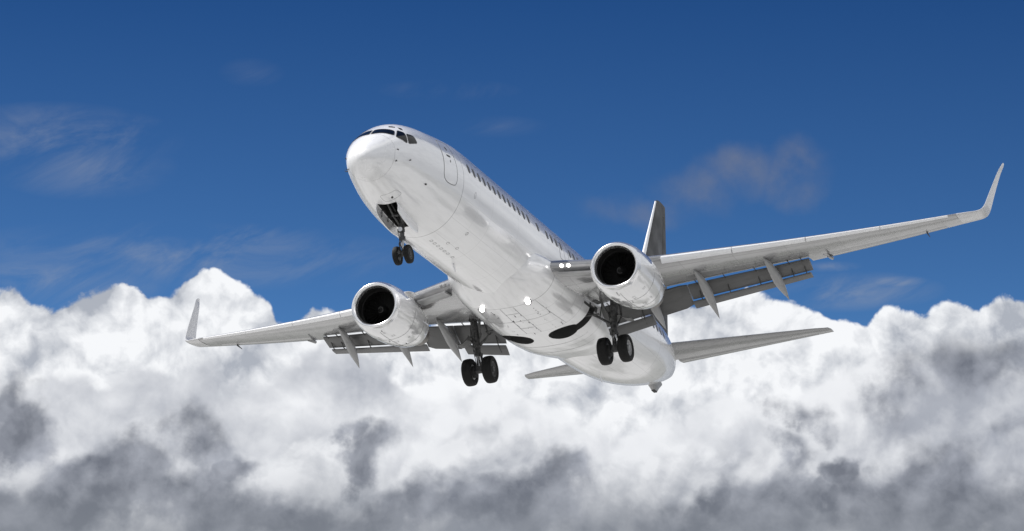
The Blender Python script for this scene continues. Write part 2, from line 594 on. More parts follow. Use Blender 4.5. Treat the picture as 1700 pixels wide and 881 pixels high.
# ------------------------------------------------------------------ fuselage surface
def pchip(xk, yk, x):
    xk, yk = np.array(xk, float), np.array(yk, float)
    h = np.diff(xk)
    d = np.diff(yk) / h
    m = np.zeros(len(xk))
    for i in range(1, len(xk) - 1):
        if d[i - 1] * d[i] > 0:
            w1, w2 = 2 * h[i] + h[i - 1], h[i] + 2 * h[i - 1]
            m[i] = (w1 + w2) / (w1 / d[i - 1] + w2 / d[i])
    m[0], m[-1] = d[0], d[-1]
    x = np.clip(x, xk[0], xk[-1])
    i = np.clip(np.searchsorted(xk, x, side='right') - 1, 0, len(xk) - 2)
    t = (x - xk[i]) / h[i]
    return (yk[i] * (2 * t**3 - 3 * t**2 + 1) + h[i] * m[i] * (t**3 - 2 * t**2 + t) + yk[i + 1] * (-2 * t**3 + 3 * t**2) + h[i] * m[i + 1] * (t**3 - t**2))


NX = [0.216, 0.266, 0.366, 0.516, 0.816, 1.216, 1.716, 2.216, 2.716, 3.216, 3.716, 4.216, 5.216, 6.216, 7.2]
NH = [0, .233, .398, .569, .801, 1.02, 1.215, 1.354, 1.463, 1.567, 1.651, 1.715, 1.823, 1.875, 1.88]
NT = [-.5, -.29, -.12, .06, .34, .67, 1.0, 1.27, 1.44, 1.55, 1.625, 1.69, 1.83, 1.95, 2.0]
NB = [-.5, -.70, -.85, -.97, -1.14, -1.28, -1.415, -1.55, -1.675, -1.77, -1.847, -1.905, -1.97, -2.005, -2.01]
NC = [-.5, -.48, -.44, -.39, -.29, -.16, -.06, .0, .02, .03, .04, .05, .05, .05, .05]
SQ = np.sqrt(np.array(NX) - NX[0])


def fprof(x):
    x = np.asarray(x, float)
    q = np.sqrt(np.clip(x - NX[0], 0, None))
    xb, xh, pb, ph, rt, ze, ht, xe, pt = 23.117, 28.811, 2.168, 1.843, .16, .648, .807, 37.0, 1.689
    sb = np.clip((x - xb) / (xe - xb), 0, 1)
    sh = np.clip((x - xh) / (xe - xh), 0, 1)
    st = np.clip((x - 31) / (xe - 31), 0, 1)
    b2 = -2.01 + (ze + 2.01) * sb**pb
    h2 = 1.88 - (1.88 - rt) * sh**ph
    t2 = 2.0 - (2.0 - ze - ht) * st**pt
    c2 = .05 * (1 - sb) + ((t2 + b2) / 2) * sb
    k = x > 15
    return np.where(k, h2, pchip(SQ, NH, q)), np.where(k, t2, pchip(SQ, NT, q)), np.where(k, b2, pchip(SQ, NB, q)), np.where(k, c2, pchip(SQ, NC, q))


def FZ(x, th, off=0.0):
    x, th = np.broadcast_arrays(np.asarray(x, float), np.asarray(th, float))

    def raw(x, th):
        a, t, b, c = fprof(x)
        z = np.sin(th)
        return np.stack([x + 0 * th, a * np.cos(th), c + np.where(z > 0, z * (t - c), z * (c - b))], -1)
    p = raw(x, th)
    if off:
        e = 1e-3
        n = np.cross(raw(x, th + e) - raw(x, th - e), raw(x + e, th) - raw(x - e, th))
        n /= np.linalg.norm(n, axis=-1, keepdims=True) + 1e-12
        out = p - np.stack([p[..., 0], 0 * p[..., 0], fprof(x)[3]], -1)
        n *= np.sign((n * out).sum(-1, keepdims=True) + 1e-9)
        p = p + n * off
    return p


def th_of(x, z, side):
    a, t, b, c = fprof(x)
    s = np.where(z > c, (z - c) / (t - c), (z - c) / (c - b))
    th = np.arcsin(np.clip(s, -1, 1))
    return th if side > 0 else PI - th


NTH = 128
QT = np.linspace(0, 2 * PI, NTH, endpoint=False)
RX = 1.02                                      # joint between radome and fuselage
qs = np.linspace(0.03, math.sqrt(RX - NX[0]), 22)
rings = [FZ(NX[0] + q * q, QT) for q in qs]
v, f = loft(rings, True)
radome = mk("radome", v, f, M_RADOME, angle=60)
xs = np.concatenate([[RX + 0.004], np.arange(1.1, 7.3, 0.1), np.arange(7.3, 22.8, 0.5), np.arange(22.8, 36.9, 0.25), [36.97]])
v, f = loft([FZ(x, QT) for x in xs], True)
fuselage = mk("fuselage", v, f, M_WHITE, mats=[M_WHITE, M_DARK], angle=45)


def carve(o, cutters, dark):
    """boolean pockets, their faces take the second material"""
    for c in cutters:
        md = o.modifiers.new("cut", 'BOOLEAN')
        md.operation = 'DIFFERENCE'
        md.solver = 'EXACT'
        md.object = c
    dg = bpy.context.evaluated_depsgraph_get()
    me = bpy.data.meshes.new_from_object(o.evaluated_get(dg))
    o.modifiers.clear()
    me.materials.clear()
    for m in dark:
        me.materials.append(m)
    return me


def cutter(v, f):
    o = mk("cutting_tool", v, f, M_DARK)
    return o


def set_dark(o, me, test):
    for p in me.polygons:
        c = np.array(p.center) + BASE
        n = np.array(p.normal)
        p.material_index = 1 if test(c, n) else 0
    me.polygons.foreach_set('use_smooth', [True] * len(me.polygons))
    me.set_sharp_from_angle(angle=math.radians(32))
    o.data = me


WX0, WX1, WY = 2.52, 4.42, 0.41
WYS = {1: 0.42, -1: 0.30}          # half widths of the nose gear well
boxes = []
b = MB().box(((WX0 + WX1) / 2, (WYS[1] - WYS[-1]) / 2, -1.6), (WX1 - WX0, WYS[1] + WYS[-1], 1.3))
boxes.append(cutter(np.concatenate(b.v), b.f))
WC = (18.95, 0.95, 0.62)
for s in (1, -1):
    q = np.linspace(0, 2 * PI, 48, endpoint=False)
    rr = [np.stack([WC[0] + WC[2] * np.cos(q), s * WC[1] + WC[2] * 0.98 * np.sin(q), np.full(48, z)], 1) for z in (-3.2, -1.35)]
    boxes.append(cutter(*loft(rr)))
    # the slot of the leg, running out to the wing
    pts = np.array([(18.75, 1.3), (19.35, 1.35), (19.5, 2.2), (19.75, 3.25), (19.25, 3.3), (18.95, 2.25)])
    rr = [np.stack([pts[:, 0], s * pts[:, 1], np.full(6, z)], 1) for z in (-3.2, -1.25)]
    boxes.append(cutter(*loft(rr)))
bpy.context.view_layer.update()
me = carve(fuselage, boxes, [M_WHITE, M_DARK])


def rad_in(c):
    a, t, b_, cc = [float(q) for q in fprof(c[0])]
    dz = (t - cc) if c[2] > cc else (cc - b_)
    return math.sqrt((c[1] / a)**2 + ((c[2] - cc) / dz)**2)


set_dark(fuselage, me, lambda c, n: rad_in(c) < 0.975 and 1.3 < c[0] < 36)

# ------------------------------------------------------------------ belly fairing
def fair_ring(x):
    K = [12.4, 13.3, 14.2, 15.5, 17.5, 20.0, 21.5, 22.8, 24.2]
    W = pchip(K, [1.25, 1.78, 2.02, 2.14, 2.2, 2.2, 2.12, 1.9, 1.3], x)
    Bt = pchip(K, [-1.93, -2.02, -2.12, -2.22, -2.3, -2.33, -2.25, -2.06, -1.86], x)
    n = 96
    q = np.linspace(0, 2 * PI, n, endpoint=False)
    e = 0.8
    y = W * np.sign(np.cos(q)) * np.abs(np.cos(q))**e
    zc = -0.75
    z = zc + np.where(np.sin(q) < 0, (zc - Bt), 0.55) * np.sign(np.sin(q)) * np.abs(np.sin(q))**e
    # keep the upper part inside the fuselage skin
    return np.stack([np.full(n, x), y * np.where(z > zc, 1 - 0.25 * (z - zc), 1), z], 1)


v, f = loft([fair_ring(x) for x in np.concatenate([np.arange(12.4, 24.2, 0.2), [24.2]])])
fairing = mk("belly_fairing", v, f, M_FAIR, mats=[M_FAIR, M_DARK])
bpy.context.view_layer.update()
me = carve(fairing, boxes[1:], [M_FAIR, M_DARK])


def in_fair(c):
    if not (18.2 < c[0] < 19.9):
        return False
    r = fair_ring(c[0])
    j = np.argmin(np.abs(np.arctan2(r[:, 2] + .75, r[:, 1]) - math.atan2(c[2] + .75, c[1])))
    return math.hypot(c[1], c[2] + .75) < math.hypot(r[j, 1], r[j, 2] + .75) - 0.02




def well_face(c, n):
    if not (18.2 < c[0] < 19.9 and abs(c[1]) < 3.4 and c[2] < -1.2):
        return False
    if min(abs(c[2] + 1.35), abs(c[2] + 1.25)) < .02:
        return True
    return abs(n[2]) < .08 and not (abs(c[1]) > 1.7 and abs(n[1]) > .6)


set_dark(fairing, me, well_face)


# ------------------------------------------------------------------ patches, windows and doors on the fuselage skin
def patch(outline, off, parent, name, mat, rings_=4, center=None, **k):
    """outline: (x, theta) pairs; fills it with concentric rings draped on the skin"""
    o = np.array(outline)
    c = o.mean(0) if center is None else np.array(center)
    v = [FZ(c[0], c[1], off)[None]]
    n = len(o)
    for i in range(1, rings_ + 1):
        q = c + (o - c) * i / rings_
        v.append(FZ(q[:, 0], q[:, 1], off))
    q = o
    v.append(FZ(q[:, 0], q[:, 1], -0.01))
    f = [(0, 1 + j, 1 + (j + 1) % n) for j in range(n)]
    for i in range(rings_):
        for j in range(n):
            a, b_ = 1 + i * n + j, 1 + i * n + (j + 1) % n
            f.append((a, a + n, b_ + n, b_))
    return mk(name, np.concatenate(v), f, mat, parent, angle=30, recalc=False, **k)


def strip(outline, width, off, parent, name, mat, closed=True, **k):
    o = np.array(outline)
    n = len(o)
    nx = np.roll(o, -1, 0) if closed else np.vstack([o[1:], 2 * o[-1] - o[-2]])
    pv = np.roll(o, 1, 0) if closed else np.vstack([2 * o[0] - o[1], o[:-1]])
    P0 = FZ(o[:, 0], o[:, 1], off)
    t = FZ(nx[:, 0], nx[:, 1], off) - FZ(pv[:, 0], pv[:, 1], off)
    t /= np.linalg.norm(t, axis=1, keepdims=True)
    up = FZ(o[:, 0], o[:, 1], off + 0.05) - P0
    up /= np.linalg.norm(up, axis=1, keepdims=True)
    sd = np.cross(t, up)
    v = np.concatenate([P0 - sd * width / 2 - up * (off + .008), P0 - sd * width / 2, P0 + sd * width / 2, P0 + sd * width / 2 - up * (off + .008)])
    f = []
    for j in range(n if closed else n - 1):
        k2 = (j + 1) % n
        for a in range(3):
            f.append((a * n + j, a * n + k2, (a + 1) * n + k2, (a + 1) * n + j))
    return mk(name, v, f, mat, parent, angle=40, **k)


def densify(pts, n=6, closed=True):
    out = []
    m = len(pts)
    for i in range(m if closed else m - 1):
        a, b_ = np.array(pts[i]), np.array(pts[(i + 1) % m])
        for j in range(n):
            out.append(a + (b_ - a) * j / n)
    if not closed:
        out.append(np.array(pts[-1]))
    return np.array(out)


def soften(pts, k=2):
    p = np.array(pts)
    for _ in range(k):
        p = 0.25 * np.roll(p, 1, 0) + 0.5 * p + 0.25 * np.roll(p, -1, 0)
    return p


def rrect(x0, x1, z0, z1, r, side, n=6):
    """rounded rectangle in side view -> (x, theta) outline"""
    pts = []
    for cx, cz, a0 in ((x1 - r, z1 - r, 0), (x0 + r, z1 - r, PI / 2), (x0 + r, z0 + r, PI), (x1 - r, z0 + r, 1.5 * PI)):
        for i in range(n + 1):
            a = a0 + PI / 2 * i / n
            pts.append((cx + r * math.cos(a), cz + r * math.sin(a)))
    m = len(pts)
    d = []
    for i in range(m):
        a, b_ = np.array(pts[i]), np.array(pts[(i + 1) % m])
        d.append(a)
        if np.linalg.norm(b_ - a) > 0.15:
            for j in range(1, 8):
                d.append(a + (b_ - a) * j / 8)
    d = np.array(d)
    return np.stack([d[:, 0], th_of(d[:, 0], d[:, 1], side)], 1)


def rad(l):
    return [(x, math.radians(t)) for x, t in l]


cock = [
    [(1.02, 91.3), (1.44, 91.3), (1.62, 127.5), (1.30, 139.3)],
    [(1.315, 143.9), (1.735, 128.6), (1.905, 140.3), (1.655, 166.6)],
    [(1.725, 166.4), (1.935, 143.2), (2.27, 149.6), (2.27, 164.5)],
    [(1.785, 111.0), (1.895, 108.5), (1.965, 117.5), (1.90, 120.0)],
    [(1.995, 122.4), (2.076, 127.7), (2.01, 132.6), (1.94, 129.3)],
]
for c in cock:
    for mir in (False, True):
        q = [(x, 180 - t) for x, t in c] if mir else c
        o = soften(densify(rad(q), 8), 2)
        patch(o, 0.006, root, "cockpit_window", M_GLASS)
        if c[0][1] > 100 or True:
            strip(o, 0.022, 0.008, root, "window_seal", M_SEAL)

# cabin windows along the port side
for i in list(range(0, 13)) + [14] + list(range(16, 19)) + list(range(22, 46)):
    x = 6.22 + 0.545 * i
    if x > 30.6:
        break
    patch(rrect(x - 0.125, x + 0.125, 0.54 - 0.18, 0.54 + 0.18, 0.11, -1, 4), 0.005, root, "cabin_window", M_WIN, rings_=2)

# front door, over-wing exits
dpts = rad([(4.191, 139.0), (4.03, 152.0), (3.98, 163.66), (3.967, 178.0), (3.975, 190.0), (4.06, 194.85), (4.25, 197.1), (4.55, 197.3), (4.80, 196.5), (4.93, 195.0), (5.0, 190.0),
            (4.994, 179.09), (4.965, 162.22), (5.0, 148.2), (5.04, 139.0)])
dpts = soften(densify(dpts, 5), 2)
door = patch(dpts, 0.004, root, "passenger_door", M_WHITE, rings_=6)
strip(dpts, 0.024, 0.007, door, "door_seal", M_SEAL)
patch(soften(densify(rad([(4.50, 149), (4.62, 149), (4.62, 155), (4.50, 155)]), 4), 2), 0.009, door, "door_window", M_WIN, 2)
patch(soften(densify(rad([(4.32, 162.6), (4.62, 162.6), (4.62, 165.2), (4.32, 165.2)]), 4), 1), 0.010, door, "door_handle", M_MARK, 2)
patch(soften(densify(rad([(4.50, 169.0), (4.56, 169.0), (4.56, 172.5), (4.50, 172.5)]), 3), 1), 0.009, door, "door_placard", M_SEAL, 2)
for x in (16.575, 17.665):
    oo = rrect(x - 0.28, x + 0.28, -0.02, 1.02, 0.12, -1)
    ex = patch(oo, 0.003, root, "overwing_exit", M_WHITE, rings_=5)
    strip(oo, 0.018, 0.005, ex, "exit_seal", M_SEAL)
    patch(rrect(x - 0.12, x + 0.12, 0.37, 0.71, 0.10, -1, 4), 0.008, ex, "exit_window", M_WIN, 2)
strip(soften(densify(rad([(6.68, 189), (6.78, 187), (6.80, 190), (6.78, 193.5), (6.68, 195), (6.66, 192)]), 3), 1), 0.012, 0.003, root, "service_panel", M_SEAL)
strip(soften(densify(rad([(7.28, 230), (7.40, 228), (7.46, 230.5), (7.34, 232.5)]), 4), 1), 0.02, 0.003, root, "service_panel", M_SEAL)
strip(soften(densify(rad([(1.95, 245), (2.32, 243), (2.38, 272), (1.95, 275)]), 5), 1), 0.010, 0.002, root, "service_panel", M_SEAL)
patch(soften(densify(rad([(2.16, 256), (2.27, 257), (2.29, 260), (2.18, 260)]), 3), 1), 0.005, root, "vent", M_MARK, 2)
# probes on the nose
for s in (-1, 1):
    for x, z in ((1.10, -0.60), (1.75, -0.42)):
        p = FZ(x, th_of(x, z, s))
        n = np.array([0, s, 0.0])
        MB().tube([p, p + n * 0.06 + np.array([0, 0, -.01]), p + n * 0.085 + np.array([-0.10, 0, 0])], [0.022, 0.016, 0.009], 8).out("pitot_probe", M_MARK)
    p = FZ(1.15, th_of(1.15, -0.17, s), 0.0)
    MB().box(p + np.array([0, s * .01, 0]), (0.12, 0.03, 0.035), 0.008).out("angle_vane", M_MARK)
p = FZ(3.0, th_of(3.0, -0.95, -1))
MB().tube([p, p + np.array([0, -.05, -.02])], 0.035, 10).out("static_port", M_MARK)
# rows of small vents and marks under the forward hold
for x, a in [(6.1 + .34 * i, 263) for i in range(6)] + [(6.9, 252), (7.7, 250), (8.3, 263)]:
    oo = soften(densify(rad([(x, a - 1.6), (x + .16, a - 1.6), (x + .16, a + 1.6), (x, a + 1.6)]), 3), 1)
    strip(oo, 0.014, 0.003, root, "vent", M_SEAL)
for x, h in ((9.1, .30), (26.5, .22)):
    rr = []
    for t_, k_ in ((0, 1.0), (-h * .5, .8), (-h, .5)):
        q = np.linspace(0, 2 * PI, 16, endpoint=False)
        rr.append(np.stack([x + .25 * (1 - k_) + .16 * k_ * np.cos(q), .018 * k_ * np.sin(q), np.full(16, -1.99 + t_)], 1))
    v, f = loft(rr)
    mk("blade_antenna", v, f, M_WHITE)
# tail skid and tail cone exhaust
rr = []
for z, x0, x1, w in ((-.20, 32.6, 35.3, .24), (-.42, 33.2, 34.9, .19), (-.70, 34.0, 34.5, .09)):
    q = np.linspace(0, 2 * PI, 20, endpoint=False)
    rr.append(np.stack([(x0 + x1) / 2 + (x1 - x0) / 2 * np.cos(q), w * np.sin(q), np.full(20, z)], 1))
v, f = loft(rr)
sk = mk("tail_skid", v, f, M_CANOE)
MB().box((34.22, 0, -.70), (.40, .15, .07), .02).out("skid_shoe", M_DARK, sk)
MB().tube([(36.9, 0, 1.05), (37.15, 0, 1.06)], [.15, .11], 20).out("exhaust_outlet", M_DARK)


# ------------------------------------------------------------------ wings
def LEW(y):
    yk = [1.0, 2.4, 3.7, 4.9, 6.0, 7.5]
    o = lambda y: (22.412 + .512 * (y - 16.4), 1.161 + .181 * (y - 16.4) + .003 * (y - 16.4)**2)
    if y > 7.5:
        return o(y)
    return float(np.interp(y, yk, [13.62, 14.65, 15.6, 16.47, 17.09, o(7.5)[0]])), float(np.interp(y, yk, [-1.0, -.86, -.72, -.57, -.42, o(7.5)[1]]))


def TEW(y):
    zl = LEW(y)[1]
    if y >= 5.5:
        return 24.0 + .235 * (y - 16.8), zl + .03
    return 21.25 + .02 * (y - 5.5), float(np.interp(y, [1.0, 5.5], [-1.02, LEW(5.5)[1] + .03]))


def tcw(y):
    return float(np.interp(y, [1, 5, 10, 16.4], [.145, .125, .11, .10]))


def foil(LE, TE, td, tc, fu=1.0, fl=1.0, cam=0.012, n=18, f0=0.0):
    """closed ring: upper surface from fu forward to the nose, lower surface back to fl"""
    LE, TE, td = np.array(LE, float), np.array(TE, float), np.array(td, float)
    c = TE - LE
    L = np.linalg.norm(c)
    td = td - c * (td @ c) / L**2
    td /= np.linalg.norm(td)

    def half(u):
        return 5 * tc * (.2969 * np.sqrt(u) - .126 * u - .3516 * u**2 + .2843 * u**3 - .1026 * u**4)
    b_ = np.linspace(0, PI / 2, n)
    uu = f0 + (fu - f0) * (1 - np.cos(b_))
    ul = f0 + (fl - f0) * (1 - np.cos(b_))
    cz = lambda u: cam * 4 * u * (1 - u)
    up = [LE + c * u + td * L * (cz(u) + half(u)) for u in uu[::-1]]
    lo = [LE + c * u + td * L * (cz(u) - half(u)) for u in (ul[1:] if f0 == 0 else ul)]
    return np.array(up + lo)


def W3(y, s, p):
    return (p[0], s * y, p[1])


def span_loft(ys, s, fle, fte, tcf, fuf, flf, td=(0, 0, 1), cam=0.012):
    rr = []
    for y in ys:
        rr.append(foil(W3(y, s, fle(y)), W3(y, s, fte(y)), td, tcf(y), fuf(y), flf(y), cam))
    return loft(rr)


def flapA(y):
    """trailing edge of the aft flap, as it hangs"""
    if y > 5.6:
        return 22.85 + .254 * (y - 10.3), -.36 + .194 * (y - 10.3)
    return 21.60 + .09 * (y - 4), -1.68 + .20 * (y - 4)


def flapM(y):
    """(leading, trailing) edge of the main flap"""
    T = TEW(y)
    k = float(np.interp(y, [2, 5.6, 10.4], [1.25, 1.12, 1.0]))
    L_ = np.array((T[0] - .72 * k, T[1] - .11 * k))
    A_ = np.array(flapA(y))
    q = .80 if 4.2 < y < 5.71 else .61
    E_ = L_ + (A_ - L_) * q
    return tuple(L_), (E_[0], E_[1] - .02)


for s in (1, -1):
    side = "starboard" if s > 0 else "port"
    ys = [1.0, 2.4, 3.7, 4.9, 6.0, 7.5, 9.0, 10.46, 10.47, 11.0, 11.01, 12.5, 14.0, 15.8, 15.81, 16.4]
    cut = lambda y: y <= 10.46
    ail = lambda y: 11.005 < y < 15.805
    fu = lambda y: .88 if cut(y) else (.75 if ail(y) else .998)
    fl = lambda y: float(np.interp(y, [1, 5.5, 10.4], [.80, .765, .745])) if cut(y) else (.75 if ail(y) else .998)
    fle = lambda y: (LEW(y)[0] + (.10 if 5.5 < y < 16.3 else .02), LEW(y)[1] + (.03 if 5.5 < y < 16.3 else 0))
    v, f = span_loft(ys, s, fle, TEW, tcw, fu, fl)
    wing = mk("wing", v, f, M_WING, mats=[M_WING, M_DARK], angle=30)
    slot = MB()
    pts = np.array([(18.9, 1.9), (19.6, 1.9), (19.75, 3.25), (19.25, 3.3)])
    rr = [np.stack([pts[:, 0], s * pts[:, 1], np.full(4, z)], 1) for z in (-2.6, -1.12)]
    v2, f2 = loft(rr)
    cc = cutter(v2, f2)
    bpy.context.view_layer.update()
    me = carve(wing, [cc], [M_WING, M_DARK])
    bpy.data.objects.remove(cc)
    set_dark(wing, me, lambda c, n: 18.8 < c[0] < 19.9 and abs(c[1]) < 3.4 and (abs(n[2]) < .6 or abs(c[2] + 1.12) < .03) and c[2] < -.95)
    # aileron
    v, f = span_loft([11.03, 12.5, 14.0, 15.78], s, lambda y: (LEW(y)[0] + (TEW(y)[0] - LEW(y)[0]) * .765, LEW(y)[1] + (TEW(y)[1] - LEW(y)[1]) * .765 + .012), TEW,
                     lambda y: .16, lambda y: 1.0, lambda y: 1.0, cam=0)
    mk("aileron", v, f, M_WING, wing)
    # winglet
    st = [(16.405, 1.162, 22.43, 23.91, .10), (16.8, 1.235, 22.66, 24.02, .10), (17.12, 1.31, 22.90, 24.14, .10), (17.31, 1.43, 23.10, 24.26, .10), (17.41, 1.66, 23.36, 24.42, .095), (17.47, 1.98, 23.66, 24.62, .09),
          (17.54, 2.4, 24.05, 24.88, .085), (17.64, 3.0, 24.62, 25.28, .08), (17.75, 3.6, 25.2, 25.70, .075), (17.85, 4.0, 25.62, 25.98, .07), (17.865, 4.12, 25.82, 26.03, .06)]
    K_ = np.array(st)
    tt = np.linspace(0, len(st) - 1, 41)
    st = [tuple(pchip(np.arange(len(K_)), K_[:, j], t) for j in range(5)) for t in tt]
    st = [tuple(float(q) for q in p) for p in st]
    rr = []
    for i, (y, z, x0, x1, tc_) in enumerate(st):
        a, b_ = st[max(i - 1, 0)], st[min(i + 1, len(st) - 1)]
        ty, tz = b_[0] - a[0], b_[1] - a[1]
        if i == 0:
            ty, tz = 1, .17
        rr.append(foil((x0, s * y, z), (x1, s * y, z + .03), (0, -s * tz, ty), tc_, 1, 1, 0.0))
    v, f = loft(rr)
    mk("winglet", v, f, M_WLET, wing, angle=40)
    # slats outboard of the engine
    for y0, y1 in ((5.75, 8.25), (8.29, 10.9), (10.94, 13.6), (13.64, 16.1)):
        rr = []
        for y in np.linspace(y0, y1, 5):
            L, T = np.array(W3(y, s, LEW(y))), np.array(W3(y, s, TEW(y)))
            ch = np.linalg.norm(T - L)
            ring = foil(L, T, (0, 0, 1), tcw(y) * 1.10, .15, .045, .012, 12)
            a = math.radians(-13)                        # drooped nose down
            d = ring - L
            ring = L + np.stack([d[:, 0] * math.cos(a) - d[:, 2] * math.sin(a), d[:, 1], d[:, 0] * math.sin(a) * -1 * -1 + d[:, 2] * math.cos(a)], 1)
            rr.append(ring + np.array([-.02, 0, -.015]))
        v, f = loft(rr)
        mk("slat", v, f, M_SLAT, wing, angle=40)
    # krueger flap between body and engine
    rr = []
    for y in (2.32, 2.8, 3.3, 3.9):
        x, z = LEW(y)
        rr.append(np.array([(x + .62, s * y, z - .34), (x + .25, s * y, z - .40), (x - .10, s * y, z - .44), (x - .20, s * y, z - .42), (x - .22, s * y, z - .36), (x - .14, s * y, z - .33), (x + .25, s * y, z - .34), (x + .62, s * y, z - .30)]))
    v, f = loft(rr)
    mk("krueger_flap", v, f, M_CANOE, wing)
    # flaps
    for y0, y1 in ((2.15, 4.17), (4.21, 5.70), (5.74, 10.45)):
        yy = np.linspace(y0, y1, 6)
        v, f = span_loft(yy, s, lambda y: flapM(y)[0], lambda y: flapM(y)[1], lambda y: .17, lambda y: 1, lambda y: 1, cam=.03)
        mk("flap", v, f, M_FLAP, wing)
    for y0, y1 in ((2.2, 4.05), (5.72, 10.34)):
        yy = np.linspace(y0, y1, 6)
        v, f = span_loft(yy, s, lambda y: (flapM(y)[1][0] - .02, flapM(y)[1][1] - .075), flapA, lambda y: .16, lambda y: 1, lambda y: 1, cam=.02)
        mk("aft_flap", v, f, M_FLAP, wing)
    for y in (2.5, 3.7, 6.1, 7.2, 8.4, 9.7, 10.2):
        a, b_ = flapM(y)
        tr = MB()
        tr.tube([W3(y, s, (a[0] - .30, a[1] + .0)), W3(y, s, (a[0] + .15, a[1] - .06)), W3(y, s, (b_[0] - .10, b_[1] - .06)), W3(y, s, (flapA(y)[0] - .16, flapA(y)[1] + .08))], .022, 6)
        tr.out("flap_track", M_DARK, wing)
    # canoe fairings
    for fy, tip, fx in ((9.2, (22.78, 9.29, -1.17), (20.02, 9.08)), (6.54, (21.9, 6.58, -1.76), (18.9, 6.5)), (4.35, (21.72, 4.38, -1.92), (18.7, 4.33))):
        x0, y0 = fx
        f_ = (x0 - LEW(y0)[0]) / (TEW(y0)[0] - LEW(y0)[0])
        z0 = LEW(y0)[1] - .05 * (TEW(y0)[0] - LEW(y0)[0]) + .02
        p0 = np.array([x0, y0, z0])
        p2 = np.array(tip)
        p1 = np.array([x0 + (p2[0] - x0) * .52, y0 + .03, z0 - .22])
        rr = []
        for t in np.concatenate([np.linspace(0, 1, 22)]):
            p = p0 * (1 - t)**2 + 2 * p1 * t * (1 - t) + p2 * t * t
            w = max(.004, math.sin(PI * min(1, t / .74) * .5)**.75 * (1 if t < .50 else max(0, 1 - ((t - .50) / .50)**1.5))) 
            q = np.linspace(0, 2 * PI, 20, endpoint=False)
            rr.append(np.stack([np.full(20, p[0]) - .12 * w * np.sin(q), s * (p[1] + .205 * w * np.cos(q)), p[2] + .31 * w * np.sin(q)], 1))
        v, f = loft(rr)
        mk("flap_fairing", v, f, M_CANOE, wing, angle=60)
    # small details under the outer wing
    MB().tube([W3(15.0, s, (TEW(15)[0] - .25, TEW(15)[1] - .06)), W3(15.0, s, (TEW(15)[0] + .25, TEW(15)[1] - .10))], [.035, .012], 8).out("static_wick", M_DARK, wing)
    MB().tube([W3(11.2, s, (LEW(11.2)[0] + 2.2, LEW(11.2)[1] - .17)), W3(11.2, s, (TEW(11.2)[0] + .05, TEW(11.2)[1] - .06))], [.03, .07], 8).out("aileron_hinge", M_CANOE, wing)
    # wing root landing lamps
    for y in (2.42, 2.64):
        x, z = LEW(y)
        lm = MB()
        q = np.linspace(0, 2 * PI, 16, endpoint=False)
        rr = [np.stack([np.full(16, x + .015 - d), s * (y + r * np.cos(q)), z - .03 + r * np.sin(q)], 1) for d, r in ((-.05, .075), (.03, .072), (.06, .05), (.07, .01))]
        lm.add(*loft(rr))
        lm.out("landing_light", M_LAMPS if s < 0 else M_LENS, wing)

# ------------------------------------------------------------------ tail
zt = lambda y: 1.10 + .140 * (y - .5)
hle = lambda y: (33.35 + (37.75 - 33.35) / 6.7 * (y - .45), zt(y))
hte = lambda y: (36.75 + (38.62 - 36.75) / 6.7 * (y - .45), zt(y) + .01)
for s in (1, -1):
    ys = [.2, 2.5, 5.0, 6.9, 7.1, 7.2]
    k = lambda y: 0 if y < 6.95 else (.06 if y < 7.15 else .3)
    fr = lambda y: 0.70 if y < 6.95 else 1.0
    v, f = span_loft([.2, 2.5, 5.0, 6.6, 6.61, 6.95, 7.12, 7.2], s, lambda y: (hle(y)[0] + k(y), hle(y)[1]), hte, lambda y: .09, lambda y: .7 if y < 6.605 else .999, lambda y: .7 if y < 6.605 else .999, cam=-.005)
    hs = mk("horizontal_stabiliser", v, f, M_STAB, angle=30)
    v, f = span_loft([.7, 2.5, 5.0, 6.59], s, lambda y: (hle(y)[0] + .715 * (hte(y)[0] - hle(y)[0]), hle(y)[1]), hte, lambda y: .17, lambda y: 1, lambda y: 1, cam=0)
    mk("elevator", v, f, M_STAB, hs)
fle_ = lambda z: 34.12 + .80 * (z - 5.73)
fte_ = lambda z: 37.65 + .17 * (z - 6.35)
rr = []
for z, a in ((1.2, 0), (3.5, 0), (6, 0), (8.3, 0), (8.31, 1), (8.7, 1), (8.86, 1.12), (8.93, 1.6)):
    x0 = fle_(z) + (0 if a < 1.05 else (a - 1) * .35)
    rr.append(foil((x0, 0, z), (fte_(z), 0, z), (0, 1, 0), .095, .70 if a == 0 else .999, .70 if a == 0 else .999, 0))
v, f = loft(rr)
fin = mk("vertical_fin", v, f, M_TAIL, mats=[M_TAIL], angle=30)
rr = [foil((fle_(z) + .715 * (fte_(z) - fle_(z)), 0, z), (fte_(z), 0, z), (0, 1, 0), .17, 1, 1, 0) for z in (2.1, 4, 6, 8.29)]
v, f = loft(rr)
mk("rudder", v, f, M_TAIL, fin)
# bright metal leading edge and the dorsal fillet
rr = [foil((fle_(z) - .02, 0, z), (fte_(z), 0, z), (0, 1, 0), .102, .045, .045, 0, 10) for z in (2.0, 4, 6, 8.8)]
v, f = loft(rr)
mk("leading_edge", v, f, M_SLAT, fin, label="bright metal leading edge of the fin")
rr = []
for t in np.linspace(0, 1, 8):
    x = 26.5 + t * 5.6
    h = 1.95 + .95 * t**2.2
    w = .04 + .10 * t
    rr.append(np.array([(x, -w - .12, 1.9), (x, -w, 1.9 + (h - 1.9) * .6), (x, 0, h), (x, w, 1.9 + (h - 1.9) * .6), (x, w + .12, 1.9), (x, 0, 1.7)]))
v, f = loft(rr)
mk("dorsal_fillet", v, f, M_WHITE, fin)

# ------------------------------------------------------------------ engines
EX, EY, EZ = 13.46, 4.92, -1.64


